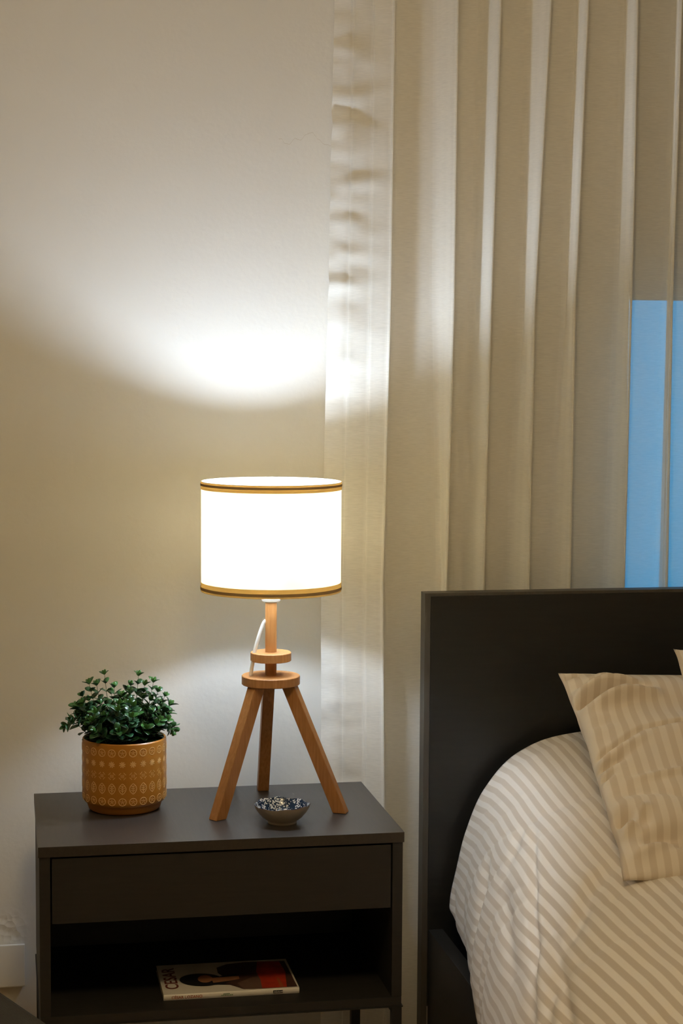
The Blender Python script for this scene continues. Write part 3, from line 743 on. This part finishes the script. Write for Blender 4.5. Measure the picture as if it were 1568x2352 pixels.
for (x0_, y0_, za, x1_, y1_, zb, dp, wd) in ((1222, 1890, .56, 1224, 2340, .40, -.0085, .0085), (1238, 1900, .57, 1240, 2330, .42, .005, .012), (1115, 1990, .46, 1085, 2190, .33, -.008, .008), (1268, 2035, .56, 1345, 2330, .50, -.007, .009), (1150, 2050, .46, 1170, 2320, .34, -.006, .009), (1205, 1830, .60, 1160, 1990, .50, -.005, .012)):
    p_, q_ = at(x0_, y0_, Z=za), at(x1_, y1_, Z=zb); DENTS.append((p_.x, p_.y, q_.x, q_.y, dp*1.5, wd))
def duvet():
    NS, NT = 230, 300; verts, faces, uvs = [], [], []
    for j in range(NT+1):
        Y = lerp(3.45, 1.50, j/NT)
        ks = sorted([(y, [c for p in pr for c in p]) for y, pr in DK]); fl = interp([(a, tuple(b_)) for a, b_ in ks], Y)
        P = [(fl[2*i], 0, fl[2*i+1]) for i in range(len(fl)//2)]
        path = smoothpath(P, 24); ls = [0]
        for a, b_ in zip(path, path[1:]): ls.append(ls[-1]+(b_-a).length)
        ic = min(range(len(path)), key=lambda q_: abs(path[q_].x-1.40)); sc_ = ls[ic]
        # sample denser on the visible side
        for i in range(NS+1):
            t = i/NS; s = ls[-1]*(t*.62 if t < .8 else .496+(t-.8)/.2*.504)
            k = 0
            lo, hi = 0, len(ls)-1
            while hi-lo > 1:
                md = (lo+hi)//2
                if ls[md] <= s: lo = md
                else: hi = md
            q = (s-ls[lo])/(ls[hi]-ls[lo]) if ls[hi] > ls[lo] else 0
            p = path[lo].lerp(path[hi], q); tg = (path[hi]-path[lo]).normalized(); nr = Vector((-tg.z, 0, tg.x))
            side = max(0, 1-s/.75); fade = min(1, s/.04)
            # soft rolls
            h = .010*noise.noise(Vector((s*3.2, Y*3.0, 0)))
            # creases that run down the side, across the stripes
            wv = Y*7.5+.9*noise.noise(Vector((s*3.0, Y*2.0, 4)))*2
            r1 = 1-abs(noise.noise(Vector((wv, s*1.3, 9))))*2.3
            h += .0075*side*max(0, r1)**3*(-1)
            h += .0075*side*noise.noise(Vector((Y*12, s*3.5, 2)))
            for (ax, ay, bx_, by_, dp, wd) in DENTS:
                vx, vy = bx_-ax, by_-ay; tt = max(0, min(1, ((p.x-ax)*vx+(Y-ay)*vy)/(vx*vx+vy*vy)))
                dd = math.hypot(p.x-ax-vx*tt, Y-ay-vy*tt)
                if dd < wd*4: h += dp*math.exp(-(dd/wd)**2)*math.sin(math.pi*(.15+.7*tt))
            endf = min(1, (3.45-Y)/.03)
            p = Vector((p.x, Y, p.z))+nr*(h*fade*endf)
            sh_ = .019*side*noise.noise(Vector((Y*5.5, s*5, 31)))      # stripes pulled sideways by the creases
            verts.append(p); uvs.append((sc_-s+.03*(3.45-Y)+sh_*.6+.012*noise.noise(Vector((Y*1.5, s, 50))), Y))
    n = NS+1
    for j in range(NT):
        for i in range(NS):
            a = j*n+i; faces.append((a, a+n, a+n+1, a+1))
    o = mesh_obj('duvet', verts, faces, [M_DUVET], None, True)
    uv = o.data.uv_layers.new(name='UVMap')
    for lp_ in o.data.loops: uv.data[lp_.index].uv = uvs[lp_.vertex_index]
    so_ = o.modifiers.new('thickness', 'SOLIDIFY'); so_.thickness = .02; so_.offset = -1
    return o
dv_ = duvet(); tag(dv_, 'puffy beige satin-striped duvet spread over the bed', 'duvet')

# pillows ----------------------------------------------------------
def pillow(P1, P2, width, thick, seed, label, folds=()):
    V = P1-P2; ln = V.length; Vn = V.normalized(); Un = Vector((1, 0, 0)); Un = (Un-Vn*Un.dot(Vn)).normalized(); Nn = Un.cross(Vn).normalized()
    if Nn.z < 0: Nn = -Nn
    root = P2+(P1-P2)*.5+Un*width*.5
    NU, NV = 90, 120; verts, faces, uvs = [], [], []
    for side in (1, -1):
        for j in range(NV+1):
            for i in range(NU+1):
                u = 2*i/NU-1; v = 2*j/NV-1
                cu_ = 1-.045*(1-v*v)**1.0; cv_ = 1-.03*(1-u*u)
                x = u*width/2*lerp(1, cu_, abs(u)**1.5); y = v*ln/2*lerp(1, cv_, abs(v)**1.5)
                y += .006*abs(v)**6*noise.noise(Vector((x*9+seed, 2.2, 0))); x += .005*abs(u)**6*noise.noise(Vector((1.1, y*12+seed, 0)))
                e = max(0, (1-u*u))**.55*max(0, (1-v*v))**.55
                cs = max(0, abs(u)*abs(v)); 
                t = thick*.5*e
                ed = (1-abs(u))*(1-abs(v))
                # seams gather into creases near the edges
                de = min(1-abs(u), 1-abs(v))
                g = math.exp(-de*5)
                wr = .010*g*min(1, de*14)*noise.noise(Vector((x*6+seed, y*30, side)))*(1 if abs(u) > abs(v) else .2)
                wr += .014*min(1, de*7)*noise.noise(Vector((x*5+seed, y*11, side*2)))
                cr = 1-abs(noise.noise(Vector((x*2.2+seed*3, y*9+x*3, 5))))*3.0
                wr += -.007*max(0, cr)**2*min(1, de*6)
                if side > 0:
                    fx = x+width/2; fy = ln/2-y
                    for (ax, ay, bx_, by_, dp, wd) in folds:
                        vx, vy = bx_-ax, by_-ay; tt = max(0, min(1, ((fx-ax)*vx+(fy-ay)*vy)/(vx*vx+vy*vy)))
                        dd = math.hypot(fx-ax-vx*tt, fy-ay-vy*tt)
                        if dd < wd*4: wr += 2.4*dp*math.exp(-(dd/wd)**2)*math.sin(math.pi*(.12+.76*tt))*min(1, de*25)
                z = side*(t+wr*(1 if side > 0 else .5)) if de > 1e-6 else .004*noise.noise(Vector((x*14, y*14, seed)))
                # sag: centre lower than the ends
                z -= .02*(1-v*v)*(1-u*u)
                verts.append(Un*x+Vn*y+Nn*z); uvs.append((x+.004*noise.noise(Vector((x*3, y*6, seed))), y))
    n = NU+1; off = (NU+1)*(NV+1)
    for s in (0, 1):
        for j in range(NV):
            for i in range(NU):
                a = s*off+j*n+i; q = (a, a+1, a+n+1, a+n); faces.append(q if s == 0 else q[::-1])
    me_ = bpy.data.meshes.new('pillow'); me_.from_pydata([tuple(v) for v in verts], [], faces); me_.update()
    uv = me_.uv_layers.new(name='UVMap')
    for lp_ in me_.loops: uv.data[lp_.index].uv = uvs[lp_.vertex_index]
    bm_ = bmesh.new(); bm_.from_mesh(me_); bmesh.ops.remove_doubles(bm_, verts=bm_.verts, dist=1e-5)
    bmesh.ops.recalc_face_normals(bm_, faces=bm_.faces); bm_.to_mesh(me_); bm_.free()
    o = link('pillow', me_, None, [M_PILLOW], True); o.location = root
    tag(o, label, 'pillow', 'pillows at the head of the bed'); return o
PF = ((.02, .130, .13, .125, -.026, .015), (.02, .100, .12, .098, .012, .012), (.03, .165, .15, .140, .014, .014), (.005, .035, .04, .015, -.005, .006), (.04, .06, .10, .03, .004, .012),
      (.0, .330, .10, .265, -.006, .006), (.10, .265, .22, .245, -.006, .006), (.01, .350, .10, .290, .005, .012),
      (.0, .355, .05, .345, -.010, .008), (.0, .385, .03, .380, -.008, .006), (.05, .415, .22, .395, .004, .008),
      (.02, .500, .05, .530, -.014, .014), (.06, .575, .20, .560, -.018, .016), (.03, .600, .17, .545, .008, .010), (.02, .545, .06, .50, .010, .010))
pillow(at(1282, 1547, Y=3.36), at(1432, 2022, Y=2.76), .50, .17, 1.3, 'beige satin-striped pillow on the duvet, its pointed left corner before the headboard', PF)
pillow(at(1544, 1492, Y=3.34), at(1690, 1960, Y=2.80), .50, .15, 4.1, 'beige pillow on top of the other, only its corner showing at the right edge')

# ------------------------------------------------------------------ bench at the lower left
A = at(0, 2277, Z=.45); B = at(110, 2352, Z=.45)
dvec = (B-A).normalized(); ang = math.atan2(dvec.y, dvec.x)
bn = thing('bench', (A.x, A.y, 0), 'dark upholstered bench, only its corner showing at the lower left', 'bench')
bn.rotation_euler = (0, 0, ang)
# local x runs along the visible edge; the seat lies on the right-hand side of it
box('seat', -.40, .50, -.42, 0, .36, .45, M_BENCH, bn, .006)
box('apron', -.37, .47, -.39, -.03, .32, .36, M_DARKFRONT, bn, .003)
for x in (-.37, .43):
    for y in (-.39, -.07): box('leg', x, x+.04, y, y+.04, 0, .32, M_DARKFRONT, bn, .003)
